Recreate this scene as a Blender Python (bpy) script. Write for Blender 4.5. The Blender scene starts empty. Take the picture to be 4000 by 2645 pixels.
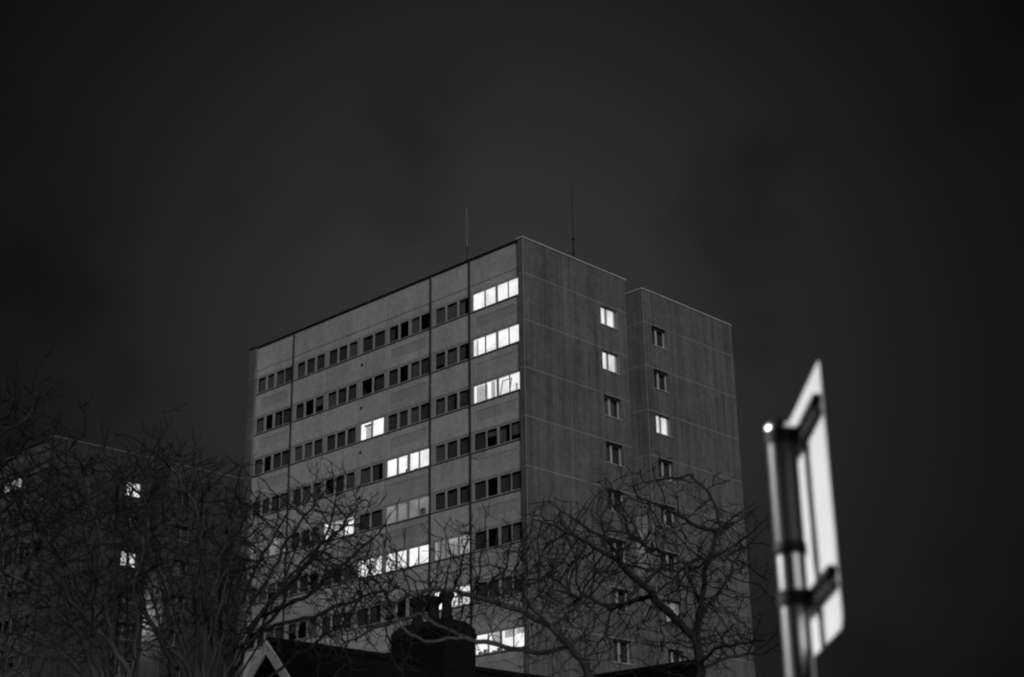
import bpy, bmesh, math, random
import numpy as np
from mathutils import Matrix, Vector

rng = random.Random(7)
nrng = np.random.default_rng(11)
scene = bpy.context.scene
col = scene.collection
PI = math.pi

# ------------------------------------------------------------------ camera
FPX, PW, PH = 6019.9, 4000.0, 2645.0
PITCH, ROLL = math.radians(20.7806), math.radians(-0.9222)
CAM = np.array([0.0, 0.0, 1.6])
FWD = np.array([0, math.cos(PITCH), math.sin(PITCH)])
_up = np.array([0, -math.sin(PITCH), math.cos(PITCH)])
_rt = np.array([1.0, 0, 0])
RT = _rt * math.cos(ROLL) + _up * math.sin(ROLL)
UP = -_rt * math.sin(ROLL) + _up * math.cos(ROLL)
cam_data = bpy.data.cameras.new('camera')
cam_data.sensor_width = 36.0
cam_data.lens = FPX / PW * 36.0
cam_data.clip_start = 0.1
cam_data.clip_end = 3000.0
cam_data.dof.use_dof = True
cam_data.dof.focus_distance = 84.0
cam_data.dof.aperture_fstop = 2.1
cam_data.dof.aperture_blades = 9
cam = bpy.data.objects.new('camera', cam_data)
col.objects.link(cam)
m = Matrix.Identity(4)
for i in range(3):
    m[i][0], m[i][1], m[i][2], m[i][3] = RT[i], UP[i], -FWD[i], CAM[i]
cam.matrix_world = m
scene.camera = cam

def ray(x, y):
    """direction through photo pixel x, y, one metre deep along the view axis"""
    return FWD + RT * (x - PW / 2) / FPX - UP * (y - PH / 2) / FPX

# ------------------------------------------------------------------ exposure, sky and the glow that stands for the sun
scene.view_settings.view_transform = 'Standard'
scene.view_settings.look = 'None'
scene.view_settings.exposure = 0.0
scene.view_settings.gamma = 1.0
scene.view_settings.use_curve_mapping = False
scene.cycles.use_denoising = True
scene.cycles.sample_clamp_indirect = 2.0
scene.cycles.max_bounces = 6
scene.cycles.filter_width = 2.1
scene.cycles.transparent_max_bounces = 12

SUN_AZ, SUN_EL = math.radians(193.0), math.radians(27.0)      # azimuth counted to the left of the view
SUN_DIR = Vector((-math.sin(SUN_AZ) * math.cos(SUN_EL), math.cos(SUN_AZ) * math.cos(SUN_EL), math.sin(SUN_EL)))
sun_data = bpy.data.lights.new('night_glow_sun', 'SUN')
sun_data.energy = 0.88
sun_data.angle = math.radians(20.0)
sun_data.color = (1.0, 1.0, 1.0)
sun = bpy.data.objects.new('night_glow_sun', sun_data)
sun.rotation_euler = SUN_DIR.to_track_quat('Z', 'Y').to_euler()
sun.location = (0, -20, 60)
col.objects.link(sun)

world = bpy.data.worlds.new('World')
scene.world = world
world.use_nodes = True
wn, wl = world.node_tree.nodes, world.node_tree.links
wn.clear()
out = wn.new('ShaderNodeOutputWorld')
bg = wn.new('ShaderNodeBackground')
sky = wn.new('ShaderNodeTexSky')
sky.sky_type = 'NISHITA'
sky.sun_disc = False
sky.sun_elevation = SUN_EL
sky.sun_rotation = math.atan2(SUN_DIR.x, SUN_DIR.y)
bw = wn.new('ShaderNodeRGBToBW')
wl.new(sky.outputs[0], bw.inputs[0])
_d = [ray(2780, y_) / np.linalg.norm(ray(2780, y_)) for y_ in (380, 730)]
CLOUD_AT = tuple(np.array([3.37, 9.11, 6.64]) + _d[0] - _d[1])      # the darker cloud stands right of the roof
tc = wn.new('ShaderNodeTexCoord')
cl = wn.new('ShaderNodeTexNoise')
cl.inputs['Scale'].default_value = 5.5
cl.inputs['Detail'].default_value = 4.0
cl.inputs['Roughness'].default_value = 0.45
cmap = wn.new('ShaderNodeMapping'); cmap.inputs['Location'].default_value = CLOUD_AT
wl.new(tc.outputs['Generated'], cmap.inputs['Vector']); wl.new(cmap.outputs[0], cl.inputs['Vector'])
def wmath(op, a, b=None, c=None):
    n = wn.new('ShaderNodeMath'); n.operation = op
    for i, v in enumerate((a, b, c)):
        if v is None: continue
        if isinstance(v, (int, float)): n.inputs[i].default_value = v
        else: wl.new(v, n.inputs[i])
    return n.outputs[0]
g = ray(1930, 1250); g = g / np.linalg.norm(g)                # where the lit cloud over the town is brightest
dot = wn.new('ShaderNodeVectorMath'); dot.operation = 'DOT_PRODUCT'
nrmz = wn.new('ShaderNodeVectorMath'); nrmz.operation = 'NORMALIZE'
wl.new(tc.outputs['Generated'], nrmz.inputs[0])
wl.new(nrmz.outputs[0], dot.inputs[0]); dot.inputs[1].default_value = tuple(g)
theta = wmath('ARCCOSINE', wmath('MINIMUM', dot.outputs['Value'], 0.99999))
lobe = wmath('EXPONENT', wmath('MULTIPLY', wmath('POWER', wmath('DIVIDE', theta, math.radians(13.2)), 2.0), -1.0))
smr = wn.new('ShaderNodeMapRange'); smr.interpolation_type = 'SMOOTHSTEP'
for k_, v_ in (('From Min', .50), ('From Max', .72), ('To Min', 1.06), ('To Max', .66)): smr.inputs[k_].default_value = v_
wl.new(cl.outputs['Fac'], smr.inputs['Value'])
cloud = smr.outputs[0]
lum = wmath('MULTIPLY', wmath('ADD', wmath('MULTIPLY', lobe, 0.90), 0.125), cloud)
wl.new(wmath('MULTIPLY', wmath('POWER', bw.outputs[0], 0.35), lum), bg.inputs['Color'])
bg.inputs['Strength'].default_value = 0.0212
wl.new(bg.outputs[0], out.inputs['Surface'])

# ------------------------------------------------------------------ helpers
def mat(name, base, rough=0.8, metal=0.0, noise=0.0, nscale=20.0, bump=0.0, streak=0.0, spec=0.3, emit=0.0, coords='Object', blotch=0.0, lines=0.0):
    M = bpy.data.materials.new(name); M.use_nodes = True
    N, L = M.node_tree.nodes, M.node_tree.links
    b = N['Principled BSDF']
    b.inputs['Roughness'].default_value = rough
    b.inputs['Metallic'].default_value = metal
    b.inputs['Specular IOR Level'].default_value = spec
    b.inputs['Base Color'].default_value = (base, base, base, 1)
    if emit:
        b.inputs['Emission Color'].default_value = (1, 1, 1, 1)
        b.inputs['Emission Strength'].default_value = emit
    if noise or streak or bump or blotch:
        t = N.new('ShaderNodeTexCoord')
        vec = t.outputs['Object' if coords == 'World' else coords]
        if coords == 'World':
            ge = N.new('ShaderNodeNewGeometry'); vec = ge.outputs['Position']
        fac = None
        def mth(op, a, c):
            n = N.new('ShaderNodeMath'); n.operation = op
            for i, v in enumerate((a, c)):
                if isinstance(v, (int, float)): n.inputs[i].default_value = v
                else: L.new(v, n.inputs[i])
            return n.outputs[0]
        val = None
        def addterm(nz, amp):
            nonlocal val
            f = mth('MULTIPLY', mth('SUBTRACT', nz, 0.5), amp * 2)
            f = mth('ADD', f, 1.0)
            val = f if val is None else mth('MULTIPLY', val, f)
        n1 = N.new('ShaderNodeTexNoise'); n1.inputs['Scale'].default_value = nscale; n1.inputs['Detail'].default_value = 6
        L.new(vec, n1.inputs['Vector'])
        if noise: addterm(n1.outputs['Fac'], noise)
        if blotch:
            n3 = N.new('ShaderNodeTexNoise'); n3.inputs['Scale'].default_value = 0.45; n3.inputs['Detail'].default_value = 3
            L.new(vec, n3.inputs['Vector']); addterm(n3.outputs['Fac'], blotch)
        if streak:
            mp = N.new('ShaderNodeMapping'); mp.inputs['Scale'].default_value = (1.25, 1.25, 0.085)
            L.new(vec, mp.inputs['Vector'])
            n2 = N.new('ShaderNodeTexNoise'); n2.inputs['Scale'].default_value = 1.0; n2.inputs['Detail'].default_value = 5
            L.new(mp.outputs[0], n2.inputs['Vector']); addterm(n2.outputs['Fac'], streak)
            if lines:                                        # narrow rain runs
                mp2 = N.new('ShaderNodeMapping'); mp2.inputs['Scale'].default_value = (1.15, 1.15, 0.018); mp2.inputs['Location'].default_value = (3.1, 7.7, 0)
                L.new(vec, mp2.inputs['Vector'])
                n5 = N.new('ShaderNodeTexNoise'); n5.inputs['Scale'].default_value = 1.6; n5.inputs['Detail'].default_value = 2; n5.inputs['Roughness'].default_value = .6
                L.new(mp2.outputs[0], n5.inputs['Vector'])
                mr = N.new('ShaderNodeMapRange'); mr.inputs['From Min'].default_value = 0.0; mr.inputs['From Max'].default_value = 0.05
                mr.inputs['To Min'].default_value = 1.0 - lines; mr.inputs['To Max'].default_value = 1.0
                L.new(mth('ABSOLUTE', mth('SUBTRACT', n5.outputs['Fac'], 0.5), 0.0), mr.inputs['Value'])
                n6 = N.new('ShaderNodeTexNoise'); n6.inputs['Scale'].default_value = 0.5; L.new(vec, n6.inputs['Vector'])
                k_ = mth('ADD', mth('MULTIPLY', mth('SUBTRACT', mr.outputs[0], 1.0), mth('MULTIPLY', n6.outputs['Fac'], 1.9)), 1.0)
                val = mth('MULTIPLY', val, k_)
        if val is not None:
            if coords == 'World':                            # each cast panel has a tone of its own
                oi = N.new('ShaderNodeObjectInfo'); addterm(oi.outputs['Random'], .07)
            v = mth('MULTIPLY', val, base)
            c = N.new('ShaderNodeCombineColor')
            for k in range(3): L.new(v, c.inputs[k])
            L.new(c.outputs[0], b.inputs['Base Color'])
        if bump:
            bp = N.new('ShaderNodeBump'); bp.inputs['Strength'].default_value = bump; bp.inputs['Distance'].default_value = 0.02
            L.new(n1.outputs['Fac'], bp.inputs['Height']); L.new(bp.outputs[0], b.inputs['Normal'])
    return M

M = {}
def uneven(material, amp):
    """a lit room is not evenly bright: lamp light falls off across it"""
    N, L = material.node_tree.nodes, material.node_tree.links
    b = N['Principled BSDF']; base = b.inputs['Emission Strength'].default_value
    ge = N.new('ShaderNodeNewGeometry'); nz = N.new('ShaderNodeTexNoise'); nz.inputs['Scale'].default_value = 1.1; nz.inputs['Detail'].default_value = 2
    L.new(ge.outputs['Position'], nz.inputs['Vector'])
    mr = N.new('ShaderNodeMapRange'); mr.inputs['From Min'].default_value = .3; mr.inputs['From Max'].default_value = .7
    mr.inputs['To Min'].default_value = base * (1 - amp); mr.inputs['To Max'].default_value = base * (1 + amp)
    L.new(nz.outputs['Fac'], mr.inputs['Value']); L.new(mr.outputs[0], b.inputs['Emission Strength'])
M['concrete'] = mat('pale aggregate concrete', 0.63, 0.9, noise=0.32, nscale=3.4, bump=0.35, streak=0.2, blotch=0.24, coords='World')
M['field'] = mat('recessed concrete field', 0.53, 0.9, noise=0.34, nscale=7.0, bump=0.3, streak=0.2, blotch=0.2, coords='World')
M['gable_lowlight'] = mat('dark stained gable concrete', 0.075, 0.92, noise=0.26, nscale=6.0, bump=0.25, streak=0.42, blotch=0.16, lines=0.3, coords='World')  # copy of the gable concrete, darkened to stand in for weaker light
M['concrete_lowlight'] = mat('dull aggregate concrete', 0.17, 0.9, noise=0.34, nscale=7.0, bump=0.35, streak=0.16, blotch=0.2, coords='World')  # facade concrete again, with the weaker light put into its colour
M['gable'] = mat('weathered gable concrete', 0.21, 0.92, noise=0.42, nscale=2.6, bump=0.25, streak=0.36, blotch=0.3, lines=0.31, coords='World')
M['seal'] = mat('pale joint sealant', 0.52, 0.7, noise=0.25, nscale=3.0)
M['frame'] = mat('window frame paint', 0.52, 0.55, noise=0.1, nscale=2.0)
M['whiteframe'] = mat('white window frame', 0.62, 0.5, noise=0.08, nscale=2.0)
M['darkmetal'] = mat('dark flashing', 0.03, 0.5, metal=0.3)
M['palemetal'] = mat('pale zinc coping', 0.7, 0.55, noise=0.2, nscale=2.0)
M['sill'] = mat('sill sheet', 0.10, 0.6)
M['core'] = mat('unlit interior', 0.16, 0.9)
M['curtain'] = mat('grey net curtain', 0.36, 0.95, noise=0.3, nscale=3.0)
M['blind'] = mat('dark curtain', 0.2, 0.95, noise=0.3, nscale=3.0)
M['lit'] = mat('lit room bright', 0.3, 0.9, emit=1.25)
M['litmid'] = mat('lit room medium', 0.4, 0.9, emit=0.42, noise=0.2, nscale=1.5)
M['litdim'] = mat('lit room dim', 0.4, 0.9, emit=0.26, noise=0.2, nscale=1.5)
uneven(M['lit'], .22); uneven(M['litmid'], .4); uneven(M['litdim'], .4)
M['bark'] = mat('bark', 0.055, 0.95, noise=0.55, nscale=6.0, bump=0.5, blotch=0.3)
M['lamplit_bark'] = mat('bark with lamplight in its colour', 0.11, 0.95, noise=0.6, nscale=5.0, bump=0.5, blotch=0.4)  # bark colour raised to stand in for lamplight on the limbs
M['twig'] = mat('twig bark', 0.036, 0.95, noise=0.3, nscale=6.0)
M['grass'] = mat('dark lawn', 0.04, 1.0, noise=0.5, nscale=2.0, blotch=0.3)
M['asphalt'] = mat('asphalt', 0.05, 0.9, noise=0.4, nscale=30.0)
M['slate'] = mat('black slate', 0.012, 0.75, noise=0.3, nscale=3.0, spec=0.1)
M['brick'] = mat('sooty brick', 0.014, 0.95, noise=0.5, nscale=5.0, bump=0.5, spec=0.1)
M['render'] = mat('dark render', 0.06, 0.95, noise=0.2, nscale=3.0)
M['whitewood'] = mat('white painted board', 0.82, 0.6, noise=0.18, nscale=3.0, blotch=0.3)
M['clay'] = mat('sooty clay pot', 0.016, 0.9, noise=0.4, nscale=6.0)
M['galv'] = mat('galvanised steel', 0.62, 0.28, metal=1.0, noise=0.15, nscale=8.0)
M['sleeve'] = mat('dull grey paint', 0.07, 0.40, metal=0.3, noise=0.12, nscale=8.0)
M['plate'] = mat('aluminium sign back', 0.74, 0.42, metal=0.05, noise=0.06, nscale=5.0, blotch=0.12)
M['blackplastic'] = mat('dark bracket steel', 0.012, 0.6, metal=0.0, spec=0.12)
M['lamplens'] = mat('lamp lens', 0.8, 0.5, emit=12.0)
M['mast'] = mat('pale antenna tube', 0.65, 0.5)

def glass_mat():
    G = bpy.data.materials.new('window glass'); G.use_nodes = True
    N, L = G.node_tree.nodes, G.node_tree.links
    N.clear()
    o = N.new('ShaderNodeOutputMaterial'); mx = N.new('ShaderNodeMixShader')
    tr = N.new('ShaderNodeBsdfTransparent'); tr.inputs[0].default_value = (0.80, 0.80, 0.80, 1)
    gl = N.new('ShaderNodeBsdfGlossy'); gl.inputs['Roughness'].default_value = 0.04; gl.inputs[0].default_value = (0.9, 0.9, 0.9, 1)
    lw = N.new('ShaderNodeLayerWeight'); lw.inputs[0].default_value = 0.5
    pw = N.new('ShaderNodeMath'); pw.operation = 'POWER'; pw.inputs[1].default_value = 4.0
    ma = N.new('ShaderNodeMath'); ma.operation = 'MULTIPLY_ADD'; ma.inputs[1].default_value = 0.5; ma.inputs[2].default_value = 0.03
    L.new(lw.outputs['Facing'], pw.inputs[0]); L.new(pw.outputs[0], ma.inputs[0])
    L.new(ma.outputs[0], mx.inputs[0]); L.new(tr.outputs[0], mx.inputs[1]); L.new(gl.outputs[0], mx.inputs[2]); L.new(mx.outputs[0], o.inputs[0])
    return G
M['glass'] = glass_mat()
def net_mat():
    G = bpy.data.materials.new('translucent net curtain'); G.use_nodes = True
    N, L = G.node_tree.nodes, G.node_tree.links
    N.clear()
    o = N.new('ShaderNodeOutputMaterial'); mx = N.new('ShaderNodeMixShader'); mx.inputs[0].default_value = 0.5
    tr = N.new('ShaderNodeBsdfTranslucent'); tr.inputs[0].default_value = (0.75,) * 3 + (1,)
    df = N.new('ShaderNodeBsdfDiffuse'); df.inputs[0].default_value = (0.6,) * 3 + (1,)
    L.new(tr.outputs[0], mx.inputs[1]); L.new(df.outputs[0], mx.inputs[2]); L.new(mx.outputs[0], o.inputs[0])
    return G
M['net'] = net_mat()

def tag(o, label=None, cat=None, group=None, kind=None):
    if label: o['label'] = label
    if cat: o['category'] = cat
    if group: o['group'] = group
    if kind: o['kind'] = kind
    return o
def empty(name, loc=(0, 0, 0), rz=0.0, parent=None):
    o = bpy.data.objects.new(name, None); col.objects.link(o)
    o.location = loc; o.rotation_euler = (0, 0, rz); o.parent = parent
    o.empty_display_size = 0.3
    return o
class MB:
    def __init__(self): self.v = []; self.f = []; self.smooth = False
    def box(self, x0, x1, y0, y1, z0, z1):
        b = len(self.v)
        self.v += [(x0, y0, z0), (x1, y0, z0), (x1, y1, z0), (x0, y1, z0), (x0, y0, z1), (x1, y0, z1), (x1, y1, z1), (x0, y1, z1)]
        self.f += [tuple(b + i for i in q) for q in ((0, 3, 2, 1), (4, 5, 6, 7), (0, 1, 5, 4), (1, 2, 6, 5), (2, 3, 7, 6), (3, 0, 4, 7))]
        return self
    def quad(self, a, b, c, d):
        n = len(self.v); self.v += [a, b, c, d]; self.f.append((n, n + 1, n + 2, n + 3)); return self
    def poly(self, pts):
        n = len(self.v); self.v += list(pts); self.f.append(tuple(range(n, n + len(pts)))); return self
    def tube(self, pts, rads, k=6, cap=True):
        pts = [Vector(p) for p in pts]
        n0 = len(self.v)
        t = (pts[1] - pts[0]).normalized()
        a = t.orthogonal().normalized()
        for i, p in enumerate(pts):
            if i == 0: d = pts[1] - pts[0]
            elif i == len(pts) - 1: d = pts[i] - pts[i - 1]
            else: d = pts[i + 1] - pts[i - 1]
            d = d.normalized() if d.length > 1e-9 else t
            a = (a - d * a.dot(d))
            a = a.normalized() if a.length > 1e-6 else d.orthogonal().normalized()
            b = d.cross(a)
            for j in range(k):
                an = 2 * PI * j / k
                self.v.append(tuple(p + (a * math.cos(an) + b * math.sin(an)) * rads[i]))
        for i in range(len(pts) - 1):
            for j in range(k):
                q = n0 + i * k; r = (j + 1) % k
                self.f.append((q + j, q + r, q + k + r, q + k + j))
        if cap:
            n1 = len(self.v); self.v += self.v[n0:n0 + k] + self.v[n1 - k:n1]
            self.f.append(tuple(n1 + j for j in reversed(range(k))))
            self.f.append(tuple(n1 + k + j for j in range(k)))
        return self
    def lathe(self, prof, k=24, cx=0, cy=0):
        n0 = len(self.v)
        for r, z in prof:
            for j in range(k):
                an = 2 * PI * j / k; self.v.append((cx + r * math.cos(an), cy + r * math.sin(an), z))
        for i in range(len(prof) - 1):
            for j in range(k):
                q = n0 + i * k; r = (j + 1) % k
                self.f.append((q + j, q + r, q + k + r, q + k + j))
        n1 = len(self.v); self.v += self.v[n0:n0 + k] + self.v[n1 - k:n1]
        self.f.append(tuple(n1 + j for j in reversed(range(k))))
        self.f.append(tuple(n1 + k + j for j in range(k)))
        return self
    def mesh(self, name, material, smooth=False):
        me = bpy.data.meshes.new(name); me.from_pydata(self.v, [], self.f); me.materials.append(material)
        if smooth: me.shade_smooth()
        me.update()
        return me
def link(name, me, parent=None, loc=(0, 0, 0)):
    o = bpy.data.objects.new(name, me); col.objects.link(o); o.parent = parent; o.location = loc
    return o
def part(name, mb, material, parent=None, loc=(0, 0, 0), smooth=False, bevel=0.0):
    o = link(name, mb.mesh(name, material, smooth), parent, loc)
    if bevel:
        bv = o.modifiers.new('bevel', 'BEVEL'); bv.width = bevel; bv.segments = 2; bv.limit_method = 'ANGLE'
    return o

# ------------------------------------------------------------------ ground
gm = MB(); gm.box(-1500, 1500, -600, 2400, -0.5, 0.0)
tag(part('ground', gm, M['grass']), kind='structure', label='dark ground below the frame')
rd = MB(); rd.box(-60, 60, -9, 10, -0.1, 0.004)
tag(part('road', rd, M['asphalt']), kind='structure', label='dark road below the frame')

# ------------------------------------------------------------------ tower blocks
YAW = math.radians(46.2544)
UL = np.array([-math.sin(YAW), math.cos(YAW), 0.0])      # along the long facade, away to the left
UG = np.array([math.cos(YAW), math.sin(YAW), 0.0])       # along the gable, away to the right
HR, FH = 37.786, 2.8
WA, GAP, WB, LEN = 8.97, 1.75, 9.06, 25.17
REC = 0.15
DU = -0.095
BAYS = {1: (20.746, 24.625), 2: (17.472, 20.746), 3: (14.309, 17.472), 4: (11.773, 14.309), 5: (7.772, 11.773), 6: (4.495, 7.772), 7: (0.384, 4.495)}
PANES = {1: [(24.46, 23.66), (23.42, 22.75), (22.49, 21.74), (21.63, 20.86)],
         2: [(20.31, 19.56), (19.34, 18.58), (18.36, 17.60)],
         3: [(17.125, 16.36), (16.17, 15.41), (15.18, 14.44)],
         4: [(13.90, 13.00), (12.81, 11.88)],
         5: [(11.45, 10.67), (10.46, 9.76), (9.48, 8.79), (8.64, 7.86)],
         6: [(7.345, 6.585), (6.385, 5.59), (5.37, 4.60)],
         7: [(4.20, 3.33), (3.19, 2.45), (2.23, 1.47), (1.36, 0.56)]}
BAYS = {b: ((a + DU if a > 1 else a), c + DU) for b, (a, c) in BAYS.items()}
PANES = {b: [(a + DU + .025, c + DU - .025) for a, c in v] for b, v in PANES.items()}
MESH = {}
def cached(key, fn):
    if key not in MESH: MESH[key] = fn()
    return MESH[key]

def wavy(x0, x1, y, z0, z1, seed, amp=0.035, wl_=0.16):
    r = random.Random(seed); mb = MB(); n = max(6, int((x1 - x0) / 0.04)); ph = r.random() * 6
    pts = []
    for i in range(n + 1):
        x = x0 + (x1 - x0) * i / n
        pts.append((x, y + amp * math.sin(ph + 2 * PI * (x - x0) / wl_) + 0.4 * amp * math.sin(ph * 2 + 9.1 * x)))
    for i in range(n):
        mb.quad((pts[i][0], pts[i][1], z0), (pts[i + 1][0], pts[i + 1][1], z0), (pts[i + 1][0], pts[i + 1][1], z1), (pts[i][0], pts[i][1], z1))
    return mb

def facade_frame(b):
    """frame of one bay, local z=0 at the sill line"""
    u0, u1 = BAYS[b]; mb = MB()
    x0, x1 = -u1 + 0.02, -u0 - 0.02
    y0, y1 = REC + 0.02, REC + 0.055
    H = 1.2
    mb.box(x0, x1, y0, y1, 0.0, 0.075)
    mb.box(x0, x1, y0, y1, H - 0.125, H)
    xs = x0
    for (a, c) in PANES[b]:
        mb.box(xs, -a, y0, y1, 0.0752, H - 0.1252); xs = -c
    mb.box(xs, x1, y0, y1, 0.0752, H - 0.1252)
    # opening sashes, a little proud
    for (a, c) in PANES[b]:
        X0, X1 = -a, -c
        Y0, Y1 = y0 - 0.008, y0 + 0.02
        mb.box(X0 - .045, X0 + .006, Y0, Y1, 0.045, H - 0.095); mb.box(X1 - .006, X1 + .045, Y0, Y1, 0.045, H - 0.095)
        mb.box(X0 + .0061, X1 - .0061, Y0, Y1, 0.045, 0.083); mb.box(X0 + .0061, X1 - .0061, Y0, Y1, H - 0.133, H - 0.095)
    return mb.mesh('frame', M['frame'])

def facade_panel(b, z0, z1, recessed):
    u0, u1 = BAYS[b]; g = 0.022
    x0, x1 = -u1 + g, -u0 - g
    y0, y1 = REC, REC + 0.2
    mb = MB()
    if not recessed: return mb.box(x0, x1, y0, y1, z0, z1).mesh('wall_panel', M['concrete'])
    fx0, fx1 = x0 + 0.42, x1 - 0.42
    fz1, fz0 = z1 - 0.40, z1 - 1.04
    mb.box(x0, fx0, y0, y1, z0, z1); mb.box(fx1, x1, y0, y1, z0, z1)
    mb.box(fx0, fx1, y0, y1, z0, fz0); mb.box(fx0, fx1, y0, y1, fz1, z1)
    return mb.mesh('wall_panel', M['concrete'])

def gable_panel(y0, y1, z0, z1, hole, x0, x1):
    mb = MB()
    if hole is None: mb.box(x0, x1, y0, y1, z0, z1)
    else:
        a, c, d, e = hole
        mb.box(x0, x1, y0, a, z0, z1); mb.box(x0, x1, c, y1, z0, z1)
        mb.box(x0, x1, a, c, z0, d); mb.box(x0, x1, a, c, e, z1)
    return mb.mesh('gable_panel', M['gable'])

def gable_window_frame(W, H):
    mb = MB(); x0, x1 = -0.30, -0.235; t = 0.085
    mb.box(x0, x1, 0, W, 0, t); mb.box(x0, x1, 0, W, H - t, H)
    mb.box(x0, x1, 0, t, t, H - t); mb.box(x0, x1, W - t, W, t, H - t)
    c = W * 0.47
    mb.box(x0, x1, c - 0.085, c + 0.085, t, H - t)
    return mb.mesh('frame', M['whiteframe'])

LIT_F = {(7, 0): 'B', (7, 1): 'B', (7, 2): 'B', (7, 7): 'B', (4, 2): 'B', (5, 3): 'B', (5, 4): 'D', (3, 4): 'B', (4, 5): 'B', (5, 5): 'B',
         (6, 5): 'M', (6, 6): 'B', (1, 4): 'D'}
LIT_A = {0: 'B', 1: 'B'}
LIT_B = {2: 'B', 6: 'D'}

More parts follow.
